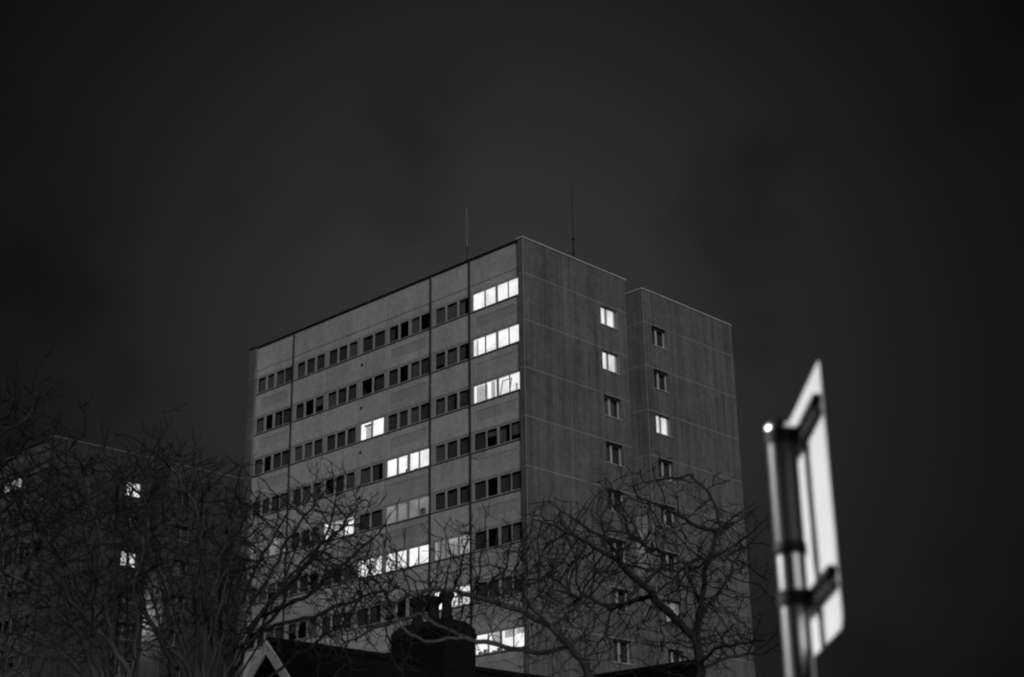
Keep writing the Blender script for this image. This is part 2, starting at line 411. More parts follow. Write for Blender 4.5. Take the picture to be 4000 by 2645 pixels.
def tower(name, origin, label, bays, rows, litf, lita, litb, seed):
    r = random.Random(seed)
    T = empty(name, origin, YAW - PI / 2)
    tag(T, label, 'apartment block', 'concrete apartment blocks')
    sillz = lambda k: HR - 3.35 - FH * k
    zlow = sillz(rows - 1)
    # hidden inner body, with a niche behind every window band
    c = MB()
    c.box(-LEN + 0.41, -0.42, 1.15, WA - 0.02, 0.0, HR - 0.12)
    c.box(-LEN + 0.41, -0.42, REC + 0.205, 1.15, 0.0, zlow - 0.04)
    for k in range(rows):
        c.box(-LEN + 0.41, -0.42, REC + 0.205, 1.15, sillz(k) + 1.215, (sillz(k - 1) - 0.04) if k else HR - 0.12)
        for b in bays:
            u = BAYS[b][1]
            c.box(-u - 0.06, -u + 0.06, REC + 0.14, 1.15, sillz(k) - 0.03, sillz(k) + 1.21)
    part('core', c, M['core'], T)
    c = MB(); c.box(-LEN, -0.54, WA + GAP + 0.02, WA + GAP + WB - 0.02, 0, HR - 0.12)
    c.box(-LEN, -3.6, WA - 0.02, WA + GAP + 0.02, 0, HR - 0.4)
    part('rear_core', c, M['gable'], T)
    # lower storeys below the built rows
    lw = MB(); lw.box(-LEN + 0.41, -0.41, REC, REC + 0.2, 0, zlow - 0.035)
    part('lower_wall', lw, M['concrete'], T)
    for b in bays:
        recd = b in (1, 5, 7)
        u0, u1 = BAYS[b]
        # top panel, lintel strip
        tp = cached(('top', b), lambda: MB().box(-u1 + .022, -u0 - .022, REC, REC + 0.2, -1.69, -0.06).mesh('wall_panel', M['concrete']))
        link('wall_panel', tp, T, (0, 0, HR))
        lp = cached(('lin', b), lambda: MB().box(-u1 + .022, -u0 - .022, REC + .012, REC + 0.2, -2.145, -1.725).mesh('lintel_panel', M['concrete']))
        link('lintel_panel', lp, T, (0, 0, HR))
        for k in range(rows):
            z = sillz(k)
            w = empty('window', (0, 0, z), 0, T)
            link('frame', cached(('ff', b), lambda: facade_frame(b)), w)
            st = litf.get((b, k))
            for i, (a, e) in enumerate(PANES[b]):
                pm = cached(('fp', b, i), lambda: MB().box(-a - .002, -e + .002, REC + 0.043, REC + 0.050, 0.074, 1.076).mesh('pane', M['glass']))
                link('pane', pm, w)
                if st is None and r.random() < 0.92:
                    x0, x1 = -a - 0.03, -e + 0.03
                    zz0 = 0.03
                    if r.random() < 0.22: x1 = x0 + (x1 - x0) * r.uniform(0.45, 0.8)
                    elif r.random() < 0.18: zz0 = r.uniform(0.2, 0.7)
                    dark = r.random() < 0.6
                    link('curtain', wavy(x0, x1, REC + 0.115 + r.random() * .06, zz0, 1.17, r.random(), 0.018, r.uniform(.1, .2)).mesh('curtain', M['blind' if dark else 'curtain']), w)
            if st:
                X0, X1, Y0, Y1 = -u1 + 0.065, -u0 - 0.065 if b != 7 else -u0 - 0.02, REC + 0.14, 0.92
                lm = MB()
                lm.quad((X0, Y1, 0), (X1, Y1, 0), (X1, Y1, 1.2), (X0, Y1, 1.2))
                lm.quad((X0, Y0, 1.2), (X0, Y1, 1.2), (X1, Y1, 1.2), (X1, Y0, 1.2))
                lm.quad((X0, Y0, 0), (X0, Y1, 0), (X0, Y1, 1.2), (X0, Y0, 1.2)); lm.quad((X1, Y0, 0), (X1, Y1, 0), (X1, Y1, 1.2), (X1, Y0, 1.2))
                lm.quad((X0, Y0, 0.003), (X1, Y0, 0.003), (X1, Y1, 0.003), (X0, Y1, 0.003))
                part('lit_room', lm, M[{'B': 'lit', 'M': 'litmid', 'D': 'litdim'}[st]], w)
                if (b, k) == (7, 1):
                    link('curtain', wavy(-4.22, -3.98, REC + .3, 0.03, 1.17, 3).mesh('curtain', M['net']), w)
                if (b, k) == (7, 2):
                    link('curtain', wavy(-4.3, -3.30, REC + .34, 0.03, 1.17, 4, .05, .3).mesh('curtain', M['net']), w)
                    link('curtain', wavy(-3.0, -2.75, REC + .3, 0.03, 1.17, 5).mesh('curtain', M['net']), w)
                    link('curtain', wavy(-1.1, -0.95, REC + .3, 0.03, .6, 6).mesh('curtain', M['net']), w)
                    s = MB(); t = .05; A, E = -2.23, -1.47       # tilted sash
                    s.box(A, A + t, -.02, .02, 0, 1.0); s.box(E - t, E, -.02, .02, 0, 1.0); s.box(A + t, E - t, -.02, .02, 0, t); s.box(A + t, E - t, -.02, .02, 1 - t, 1.0)
                    so = part('tilted_sash', s, M['frame'], w, (0, REC + .16, .075)); so.rotation_euler = (math.radians(-13), 0, 0)
                if (b, k) == (4, 2):
                    link('curtain', wavy(-13.72, -13.02, REC + .3, 0.03, .98, 7, .03, .2).mesh('curtain', M['net']), w)
                    part('blind_box', MB().box(-13.75, -13.0, REC + .2, REC + .3, .96, 1.04), M['blind'], w)
                if (b, k) == (5, 3):
                    part('plant_pot', MB().box(-10.05, -9.82, REC + .25, REC + .4, .02, .34), M['curtain'], w)
                    part('box_on_sill', MB().box(-9.3, -9.05, REC + .25, REC + .4, .02, .22), M['curtain'], w)
                    link('curtain', wavy(-9.8, -9.7, REC + .3, 0.4, 1.17, 8).mesh('curtain', M['net']), w)
                if (b, k) in ((3, 4), (1, 4)):
                    u_, v_ = PANES[b][0][0], PANES[b][1][1]
                    link('curtain', wavy(-u_ - .03, -v_ - .16, REC + .3, 0.03, 1.17, 9, .04, .2).mesh('curtain', M['net']), w)
                if (b, k) == (5, 4):
                    part('cupboard', MB().box(-9.3, -8.85, .8, .91, .02, .7), M['curtain'], w)
                    part('cupboard', MB().box(-8.5, -8.2, .8, .91, .02, .85), M['curtain'], w)
                    part('floor_lamp', MB().box(-8.03, -7.95, .7, .78, .02, .8), M['lit'], w)
                if (b, k) == (6, 5):
                    link('curtain', wavy(-7.4, -6.4, REC + .3, 0.03, 1.17, 12, .02, .3).mesh('curtain', M['net']), w)
                    pm = MB()
                    for q in range(9):
                        xq = -6.3 + q * .11; hq = .1 + .16 * ((q * 37) % 5) / 5
                        pm.box(xq, xq + .05, REC + .18, REC + .22, .02, .02 + hq)
                    part('sill_plants', pm, M['blind'], w)
                if (b, k) == (7, 7):
                    link('curtain', wavy(-3.2, -2.44, REC + .3, 0.55, 1.17, 13).mesh('curtain', M['net']), w)
                    link('curtain', wavy(-2.24, -1.45, REC + .3, 0.75, 1.17, 14).mesh('curtain', M['net']), w)
                    link('curtain', wavy(-1.36, -.5, REC + .3, 0.85, 1.17, 15).mesh('curtain', M['net']), w)
                    pm = MB()
                    for q, (xq, hq) in enumerate(((-4.1, .22), (-3.7, .3), (-3.05, .16), (-2.7, .25))): pm.box(xq, xq + .2, REC + .18, REC + .34, .02, .02 + hq)
                    part('sill_plants', pm, M['curtain'], w)
            elif (b, k) in ((1, 0), (4, 3)) and name == 'apartment_block':
                pi_ = 2 if b == 1 else 0
                A, E = -PANES[b][pi_][0], -PANES[b][pi_][1]; s = MB(); t = .05
                s.box(A, A + t, -.02, .02, 0, 1.0); s.box(E - t, E, -.02, .02, 0, 1.0); s.box(A + t, E - t, -.02, .02, 0, t); s.box(A + t, E - t, -.02, .02, 1 - t, 1.0)
                so = part('tilted_sash', s, M['frame'], w, (0, REC + .15, .075)); so.rotation_euler = (math.radians(-11), 0, 0)
            sm = cached(('sill', b), lambda: MB().box(-u1 + .03, -u0 - .03, REC - .045, REC + .05, -.03, -.004).mesh('sill', M['sill']))
            link('sill', sm, w)
            # parapet panel below this row of windows
            if k < rows - 1:
                pm = cached(('par', b), lambda: facade_panel(b, -FH + 1.205, -0.035, recd))
                wp = link('wall_panel', pm, T, (0, 0, z))
                if recd:
                    fm = cached(('fld', b), lambda: MB().box(-u1 + .38, -u0 - .38, REC + .018, REC + .19, -1.12, -.40).mesh('recessed_field', M['field']))
                    link('recessed_field', fm, wp)
                if b == 4 and r.random() < .8:
                    link('vent', cached('vent', lambda: MB().box(-13.9, -13.74, REC - .03, REC + .02, -.75, -.6).mesh('vent', M['darkmetal'])), T, (0, 0, z))
    for b in (2, 3, 4, 5):
        if b in bays and b != 2:
            u = BAYS[b][1]
            part('joint_strip', MB().box(-u - .0205, -u + .0205, REC + .03, REC + .06, zlow, HR - .08), M['darkmetal'], T)
    # dark downpipes in the deep joints
    for key in (1, 5, 6):
        if key in bays:
            u = BAYS[key][1 if key == 0 else 0]
            dp = MB(); dp.tube([(-u, REC - .03, 0), (-u, REC - .03, HR - .05)], [.062, .062], 8)
            part('downpipe', dp, M['darkmetal'], T, smooth=True)
    # gables
    def gable(y0, y1, hole, x0, x1, lit, nm):
        zs = [HR - .05] + [HR - 2.15 - FH * k for k in range(rows + 1)]
        g_ = 0.018
        hy0, hy1 = hole
        for i in range(len(zs) - 1):
            za, zb = zs[i] - (g_ if i else 0), zs[i + 1] + g_
            if i == 0:
                me = cached((nm, 'top'), lambda: gable_panel(y0, y1, zb - zs[0], za - zs[0], None, x0, x1)); link('gable_panel', me, T, (0, 0, zs[0]))
                continue
            me = cached((nm, 'p'), lambda: gable_panel(y0, y1, -FH + g_, -g_, (hy0, hy1, -1.32, -.06), x0, x1))
            link('gable_panel', me, T, (0, 0, zs[i]))
            k = i - 1
            w = empty('window', (x1, hy0, zs[i] - 1.32), 0, T)
            W, Hh = hy1 - hy0, 1.26
            link('frame', cached(('gf', nm), lambda: gable_window_frame(W, Hh)), w)
            cx = W * .47
            for q, (a, e) in enumerate(((.085, cx - .085), (cx + .085, W - .085))):
                link('pane', cached(('gp', nm, q), lambda: MB().box(-.272, -.264, a - .002, e + .002, .083, Hh - .083).mesh('pane', M['glass'])), w)
            link('sill', cached(('gs', nm), lambda: MB().box(-.23, .05, -.03, W + .03, -.035, 0.004).mesh('sill', M['palemetal'])), w)
            st = lit.get(k)
            dx = -(x1 - x0) - 0.004 if (x1 - x0) < .45 else -.39
            if st: 
                part('lit_room', MB().quad((-.395, .0, 0), (-.395, W, 0), (-.395, W, Hh), (-.395, 0, Hh)), M[{'B': 'lit', 'M': 'litmid', 'D': 'litdim'}[st]], w)
            else:
                part('dark_room', MB().quad((-.395, .0, 0), (-.395, W, 0), (-.395, W, Hh), (-.395, 0, Hh)), M['core'], w)
                if k in (2,) or r.random() < .35:
                    cu = MB(); n = 14; a0, a1 = .1, W * r.uniform(.5, .95)
                    for q in range(n):
                        ya, yb = a0 + (a1 - a0) * q / n, a0 + (a1 - a0) * (q + 1) / n
                        xa, xb = -.35 + .02 * math.sin(q * 1.9), -.35 + .02 * math.sin((q + 1) * 1.9)
                        cu.quad((xa, ya, .02), (xb, yb, .02), (xb, yb, Hh), (xa, ya, Hh))
                    part('curtain', cu, M['curtain' if k == 2 else 'blind'], w)
        for i in range(1, len(zs)):
            part('joint_seal', MB().box(x0 + .012, x1 - .006, y0 + .008, y1 - .006, zs[i] - g_ + .001, zs[i] + g_ - .001), M['seal'], T)
        part('lower_gable', MB().box(x0, x1, y0, y1, 0, zs[-1] - g_), M['gable'], T)
        cp = MB(); cp.box(x0 - .06, x1 + .05, y0 - .05 , y1 + .05, HR - .045, HR + .03)
        part('coping', cp, M['palemetal'], T)
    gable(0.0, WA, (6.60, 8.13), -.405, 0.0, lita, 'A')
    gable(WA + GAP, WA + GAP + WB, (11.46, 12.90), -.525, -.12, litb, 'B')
    # side wall of the slot, panel by panel
    zs = [HR - .05] + [HR - 2.15 - FH * k for k in range(rows + 1)]
    for i in range(len(zs) - 1):
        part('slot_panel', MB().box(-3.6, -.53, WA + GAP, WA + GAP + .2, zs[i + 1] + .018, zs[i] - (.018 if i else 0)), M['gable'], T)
        part('joint_seal', MB().box(-3.6, -.53, WA + GAP + .006, WA + GAP + .2, zs[i + 1] - .017, zs[i + 1] + .017), M['seal'], T)
    part('slot_coping', MB().box(-3.6, -.56, WA + GAP - .05, WA + GAP + .3, HR - .045, HR + .03), M['palemetal'], T)
    part('corner_bead', MB().box(-.012, .008, -.008, .014, 0, HR - .05), M['seal'], T)
    part('corner_bead', MB().box(-.132, -.112, WA + GAP - .008, WA + GAP + .014, 0, HR - .05), M['seal'], T)
    # left gable end, seen edge on
    for i in range(len(zs) - 1):
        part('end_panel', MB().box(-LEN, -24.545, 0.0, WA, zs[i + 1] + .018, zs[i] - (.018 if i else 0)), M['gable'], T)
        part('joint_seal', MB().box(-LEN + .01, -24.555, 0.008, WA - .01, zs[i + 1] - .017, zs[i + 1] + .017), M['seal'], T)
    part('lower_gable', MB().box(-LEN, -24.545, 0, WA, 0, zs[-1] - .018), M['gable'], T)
    part('eaves_flashing', MB().box(-LEN - .12, -24.50, -.05, WA, HR - .045, HR + .03), M['darkmetal'], T)
    part('eaves_flashing', MB().box(-24.49, -.47, REC - .07, REC + .25, HR - .075, HR + .028), M['darkmetal'], T)
    part('roof', MB().box(-LEN + .3, -.5, REC + .26, WA - .06, HR - .13, HR - .06), M['darkmetal'], T)
    part('roof', MB().box(-LEN + .3, -.6, WA + GAP + .31, WA + GAP + WB - .06, HR - .13, HR - .06), M['darkmetal'], T)
    return T

C1 = (0.6713, 79.2167, 0.0)
tower('apartment_block', C1, 'tall pale concrete apartment block in the middle with three lit top corner flats', (1, 2, 3, 4, 5, 6, 7), 9, LIT_F, LIT_A, LIT_B, 3)
C2 = (-35.14, 112.76, -0.77)
KEEP = dict(M); MESH.clear()
M['gable'], M['concrete'], M['field'] = M['gable_lowlight'], M['concrete_lowlight'], M['concrete_lowlight']  # far block gets less light: that dimness is put into these darker colours
M['seal'] = mat('dirty joint sealant', 0.13, 0.7); M['palemetal'] = mat('dull zinc coping', 0.26, 0.6); M['whiteframe'] = mat('greyed window frame', 0.2, 0.5); M['frame'] = M['whiteframe']  # same dimming painted into seals, copings and frames
tower('apartment_block', C2, 'dimly lit apartment block farther off at the left behind the bare trees', (6, 7), 9, {(6, 0): 'M'}, {0: 'B', 2: 'B'}, {}, 5)
C3 = (11.0, -48.0, 0.0)                                   # an unseen lower block, added behind the viewpoint to shade the street corner
HR = 24.0
tower('apartment_block', C3, 'added unseen block behind the viewpoint that shades the street corner', (6, 7), 2, {}, {}, {}, 6)
HR = 37.786
M.update(KEEP); MESH.clear()

# cable dangling below a window of the near block
cb = MB(); pts = []
for i in range(13):
    t = i / 12; pts.append((-4.45 + 1.25 * t, REC - .06, HR - 3.35 - 3 * FH - .05 - .28 * math.sin(PI * t) ** .8 + .02 * t))
cb.tube(pts, [.012] * 13, 5)
cable = part('cable', cb, M['darkmetal'], [o for o in bpy.data.objects if o.name == 'apartment_block'][0], smooth=True)

# roof masts
def to_world(u, v, z, C=C1): return np.array(C) - 0 + UL * u + UG * v + np.array([0, 0, z])
def mast(px, ytop, u_v, thick, label, lights):
    # foot stands on the roof where the pixel column crosses the chosen line behind the parapet
    d = ray(px, 980.0)
    n, off = u_v
    P0 = np.array(C1) + (UG * off if n == 'v' else UL * off)
    nn = UG if n == 'v' else UL
    t = ((P0 - CAM) @ nn) / (d @ nn); P = CAM + d * t
    dt = ray(px, ytop); tt = ((P0 - CAM) @ nn) / (dt @ nn); top = (CAM + dt * tt)[2]
    T = empty('roof_mast', (P[0], P[1], HR - .06)); h = top - HR + .06
    mb = MB(); mb.tube([(0, 0, 0), (0, 0, h * .45)], [thick * 1.5, thick * 1.35], 8); part('lower_tube', mb, M['darkmetal'], T, smooth=True)
    mb = MB(); mb.tube([(0, 0, h * .45), (0, 0, h)], [thick * .62, thick * .5], 8); part('whip', mb, M['mast'] if lights else M['darkmetal'], T, smooth=True)
    for q in (.3, .45):
        mb = MB(); mb.tube([(0, 0, h * q - .05), (0, 0, h * q + .05)], [thick * 2.4] * 2, 8); part('clamp', mb, M['darkmetal'], T, smooth=True)
    mb = MB(); mb.box(-.2, .2, -.2, .2, 0, .04); part('base_plate', mb, M['darkmetal'], T)
    tag(T, label, 'antenna', 'thin masts on the tower roof')
mast(1824, 812, ('v', 2.2), .02, 'thin pale whip antenna standing on the roof above the long facade', True)
mast(2240, 742, ('u', 2.2), .04, 'taller dark knobbed antenna mast standing on the roof above the gable wall', False)

# wall lamps in the slots between the two halves of each block
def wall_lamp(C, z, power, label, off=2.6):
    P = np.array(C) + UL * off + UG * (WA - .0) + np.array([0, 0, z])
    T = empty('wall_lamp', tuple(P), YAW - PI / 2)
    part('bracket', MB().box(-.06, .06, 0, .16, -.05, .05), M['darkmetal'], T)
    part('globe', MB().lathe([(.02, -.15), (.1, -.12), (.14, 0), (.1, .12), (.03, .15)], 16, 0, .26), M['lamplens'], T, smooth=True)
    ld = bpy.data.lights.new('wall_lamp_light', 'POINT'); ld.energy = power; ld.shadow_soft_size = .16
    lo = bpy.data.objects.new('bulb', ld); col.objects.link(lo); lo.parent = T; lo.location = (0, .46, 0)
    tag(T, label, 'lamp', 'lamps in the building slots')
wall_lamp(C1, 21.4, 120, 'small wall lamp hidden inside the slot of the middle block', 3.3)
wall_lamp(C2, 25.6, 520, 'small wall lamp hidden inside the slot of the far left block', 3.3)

# ------------------------------------------------------------------ houses in front
def house(origin, rz, L_, W_, ridge, eave, label, boards, chimney_at=None, hip=False):
    """origin: ground point below the near end of the ridge; local +y runs along the ridge"""
    T = empty('house', origin, rz)
    h = W_ / 2
    wl_ = MB()
    wl_.box(-h + .35, h - .35, .3, L_ - .3, 0, eave - .02)
    wl_.poly([(-h + .35, .3, eave - .02), (h - .35, .3, eave - .02), (0, .3, ridge - .35)])
    wl_.poly([(h - .35, L_ - .3, eave - .02), (-h + .35, L_ - .3, eave - .02), (0, L_ - .3, ridge - .35)])
    part('wall', wl_, M['render'], T)
    rf = MB(); t = .18
    for s in (-1, 1):
        a = [(0, 0, ridge), (s * h, 0, eave), (s * h, L_, eave), (0, L_, ridge)]
        b = [(x, y, z - t) for x, y, z in a]
        rf.poly(a if s < 0 else a[::-1]); rf.poly(b[::-1] if s < 0 else b)
        rf.quad(a[0], b[0], b[1], a[1]); rf.quad(a[2], b[2], b[3], a[3]); rf.quad(a[1], b[1], b[2], a[2])
    roof = part('roof', rf, M['slate'], T)
    rt = MB(); rt.tube([(0, -.02, ridge + .02), (0, L_ + .02, ridge + .02)], [.11, .11], 8); part('ridge_tiles', rt, M['slate'], roof)
    # slate courses as real steps
    n = 22
    for s in (-1, 1):
        cs = MB()
        for i in range(1, n):
            f = i / n
            x, z = s * h * f, ridge + (eave - ridge) * f
            cs.box(min(x, x - s * .3), max(x, x - s * .3), .02, L_ - .02, z - .02, z + .035)
        o = part('slate_courses', cs, M['slate'], roof); o['kind'] = 'stuff'
    if boards:
        for s in (-1, 1):
            for y, wd, nm in ((-.06, .21, 'bargeboard'),):
                bb = MB(); e = (s * h, eave); 
                nx, nz = (ridge - eave), s * h
                ln = math.hypot(nx, nz); 
                p0, p1 = Vector((0, y, ridge + .03)), Vector((s * h, y, eave + .03))
                dn = Vector((0, 0, -wd * math.hypot(h, ridge - eave) / h))
                q = [p0, p1, p1 + dn, p0 + dn]
                dep = Vector((0, .05, 0))
                bb.poly(q); bb.poly([v + dep for v in reversed(q)])
                for i in range(4): bb.quad(q[i], q[i] + dep, q[(i + 1) % 4] + dep, q[(i + 1) % 4])
                bb.v = [tuple(v) for v in bb.v]
                part(nm, bb, M['whitewood'], T)
    tag(T, label, 'house', 'dark slate roofed houses in front of the tower')
    return T

D1 = 36.0
P1 = CAM + ray(1046, 2508) * D1
rz1 = YAW - PI / 2                                     # local +y along UG
h1 = house((P1[0], P1[1], 0), rz1, 11.0, 7.6, P1[2], P1[2] - 3.9, 'dark slate roofed house with white bargeboards and chimney pots', True)
# chimney astride the ridge
def along(px):                                          # distance along the ridge where the pixel column px crosses it
    best = min(np.arange(0, 14, .02), key=lambda s: abs((lambda v: PW / 2 + FPX * (v @ RT) / (v @ FWD) - px)(P1 + UG * s - CAM)))
    return float(best)
sc = along(1690)
print('chimney at', sc, 'ridge height', P1[2])
rz_ = P1[2]
cm = MB()
def frustum(mb, a0, b0, z0, a1, b1, z1, cx, cy):
    n = len(mb.v)
    mb.v += [(cx - a0, cy - b0, z0), (cx + a0, cy - b0, z0), (cx + a0, cy + b0, z0), (cx - a0, cy + b0, z0), (cx - a1, cy - b1, z1), (cx + a1, cy - b1, z1), (cx + a1, cy + b1, z1), (cx - a1, cy + b1, z1)]
    mb.f += [tuple(n + i for i in q) for q in ((0, 3, 2, 1), (4, 5, 6, 7), (0, 1, 5, 4), (1, 2, 6, 5), (2, 3, 7, 6), (3, 0, 4, 7))]
CA, CB, CT = 1.0, .56, .84
frustum(cm, CA, CB, rz_ - 2.2, CA, CB, rz_ + CT, 0, sc)
frustum(cm, CA + .03, CB + .03, rz_ + CT - .24, CA + .03, CB + .03, rz_ + CT - .12, 0, sc)
frustum(cm, CA, CB, rz_ + CT + .001, CA - .2, CB - .16, rz_ + CT + .22, 0, sc)
chim = part('chimney', cm, M['brick'], h1)
for i, (yo, xo, hh) in enumerate(((-.03, -.56, .74), (.04, .0, .72), (.0, .52, .80))):
    pt = MB().lathe([(.17, 0), (.155, .08), (.135, hh * .35), (.13, hh * .62), (.15, hh * .72), (.205, hh * .80), (.21, hh * .9), (.175, hh * .93), (.18, hh), (.14, hh), (.12, hh * .8)], 20, xo, sc + yo)
    part('chimney_pot', pt, M['clay'], chim, (0, 0, rz_ + CT + .2), smooth=False)

D2 = 33.0
P2 = CAM + ray(2715, 2598) * D2
house((P2[0], P2[1], 0), YAW, 9.0, 7.0, P2[2], P2[2] - 3.2, 'plain dark roof just showing at the bottom right below the bare tree', False)

# ------------------------------------------------------------------ road sign
PA = math.radians(1.15)                                   # bearing of the plate
AL = np.array([math.sin(PA), math.cos(PA), 0]); NO = np.array([math.cos(PA), -math.sin(PA), 0])   # along the plate, to its right
pole_xy = np.array([math.sin(math.radians(10.27)), math.cos(math.radians(10.27)), 0]) * 4.80
S = empty('road_sign', tuple(pole_xy), -PA)              # local x = right of plate, y = along
PR = .045
ztop = 1.6 + 4.80 * math.tan(math.radians(16.95))
zmid = 1.6 + 4.80 * math.tan(math.radians(12.62))
mb = MB(); mb.lathe([(PR, -.3), (PR, zmid)], 40); part('pole', mb, M['galv'], S, smooth=True)
mb = MB(); mb.lathe([(PR + .0015, zmid + .004), (PR + .0015, ztop)], 40); part('pole_sleeve', mb, M['sleeve'], S, smooth=True)
mb = MB(); mb.lathe([(PR + .004, zmid - .02), (PR + .006, zmid - .015), (PR + .006, zmid + .015), (PR + .004, zmid + .02)], 40); part('collar', mb, M['blackplastic'], S, smooth=True)
mb = MB(); mb.lathe([(PR + .004, ztop - .03), (PR + .006, ztop + .0), (PR + .004, ztop + .014), (PR * .75, ztop + .03), (PR * .3, ztop + .038)], 40); part('cap', mb, M['galv'], S, smooth=True)
lat = .832
pl = lat - float(pole_xy @ NO)                            # plate plane, right of the pole axis
ya = 4.37 - float(pole_xy @ AL)
yb = ya + .82
zt, zb_ = 1.6 + 4.44 * math.tan(math.radians(19.46)), 1.6 + 4.44 * math.tan(math.radians(9.82))
plate = MB(); n = 6; r_ = .05; prof = []
for (cy, cz, a0) in ((yb - r_, zb_ + r_, -90), (yb - r_, zt - .012, 0), (ya + .012, zt - .012, 90), (ya + r_, zb_ + r_, 180)):
    rr = r_ if cz < (zt + zb_) / 2 else .012
    for i in range(n + 1):
        a = math.radians(a0 + 90 * i / n); prof.append((cy + rr * math.cos(a), cz + rr * math.sin(a)))
N_ = len(prof)
plate.v = [(pl, y, z) for y, z in prof] + [(pl + .004, y, z) for y, z in prof]
plate.f = [tuple(reversed(range(N_))), tuple(range(N_, 2 * N_))] + [(i, (i + 1) % N_, N_ + (i + 1) % N_, N_ + i) for i in range(N_)]
part('sign_plate', plate, M['plate'], S)
for zc in (1.6 + 4.50 * math.tan(math.radians(17.72)), 1.6 + 4.50 * math.tan(math.radians(11.55))):
    rl = MB(); y0_, y1_ = ya + .02, yb - .02
    x0_, x1_ = pl - .024, pl - .001
    rl.box(x1_ - .004, x1_, y0_, y1_, zc - .03, zc + .03)                       # channel back
    rl.box(x0_, x1_ - .0041, y0_, y1_, zc + .022, zc + .03); rl.box(x0_, x1_ - .0041, y0_, y1_, zc - .03, zc - .022)
    rl.box(x0_ - .001, x0_ + .003, y0_, y1_, zc + .010, zc + .0219); rl.box(x0_ - .001, x0_ + .003, y0_, y1_, zc - .0219, zc - .010)
    part('rail', rl, M['blackplastic'], S)
    cl_ = MB(); cl_.lathe([(PR + .003, zc - .024), (PR + .007, zc - .022), (PR + .007, zc + .022), (PR + .003, zc + .024)], 32)
    cl_.box(PR - .01, x0_ + .002, -.055, -.03, zc - .02, zc + .02); cl_.box(PR - .01, x0_ + .002, .03, .055, zc - .02, zc + .02)
    clo = part('clamp', cl_, M['blackplastic'], S)
    bt = MB(); bt.tube([(PR + .012, -.07, zc), (PR + .012, .07, zc)], [.008, .008], 8); part('bolt', bt, M['galv'], clo)
tag(S, 'out of focus road sign seen from behind on a steel pole', 'road sign')

def street_lamp(x, y, h, aim, power, label):
    T = empty('street_lamp', (x, y, 0), math.atan2(aim[1], aim[0]))
    mb = MB(); mb.tube([(0, 0, 0), (0, 0, 1.2), (0, 0, h - .6), (.05, 0, h - .3), (.3, 0, h - .04), (.7, 0, h)], [.09, .075, .055, .05, .045, .04], 12); part('pole', mb, M['galv'], T, smooth=True)
    hd = MB(); frustum(hd, .32, .12, h - .03, .26, .08, h + .08, .95, 0); part('lamp_head', hd, M['sleeve'], T)
    ln = MB(); ln.box(.68, 1.22, -.09, .09, h - .05, h - .033); part('lens', ln, M['lamplens'], T)
    ld = bpy.data.lights.new('street_light', 'AREA'); ld.shape = 'RECTANGLE'; ld.size = .52; ld.size_y = .17; ld.energy = power
    lo = bpy.data.objects.new('bulb', ld); col.objects.link(lo); lo.parent = T; lo.location = (.95, 0, h - .06)
    tag(T, label, 'street lamp', 'street lamps beside the road')
street_lamp(-7.6, 8.6, 6.6, (1, -.4), 3000, 'street lamp left of the viewpoint outside the picture')
street_lamp(8.6, 10.5, 6.4, (-1, -.6), 2600, 'street lamp right of the viewpoint outside the picture')

# ------------------------------------------------------------------ bare trees
def W3(px, py, d): return CAM + ray(px, py) * d

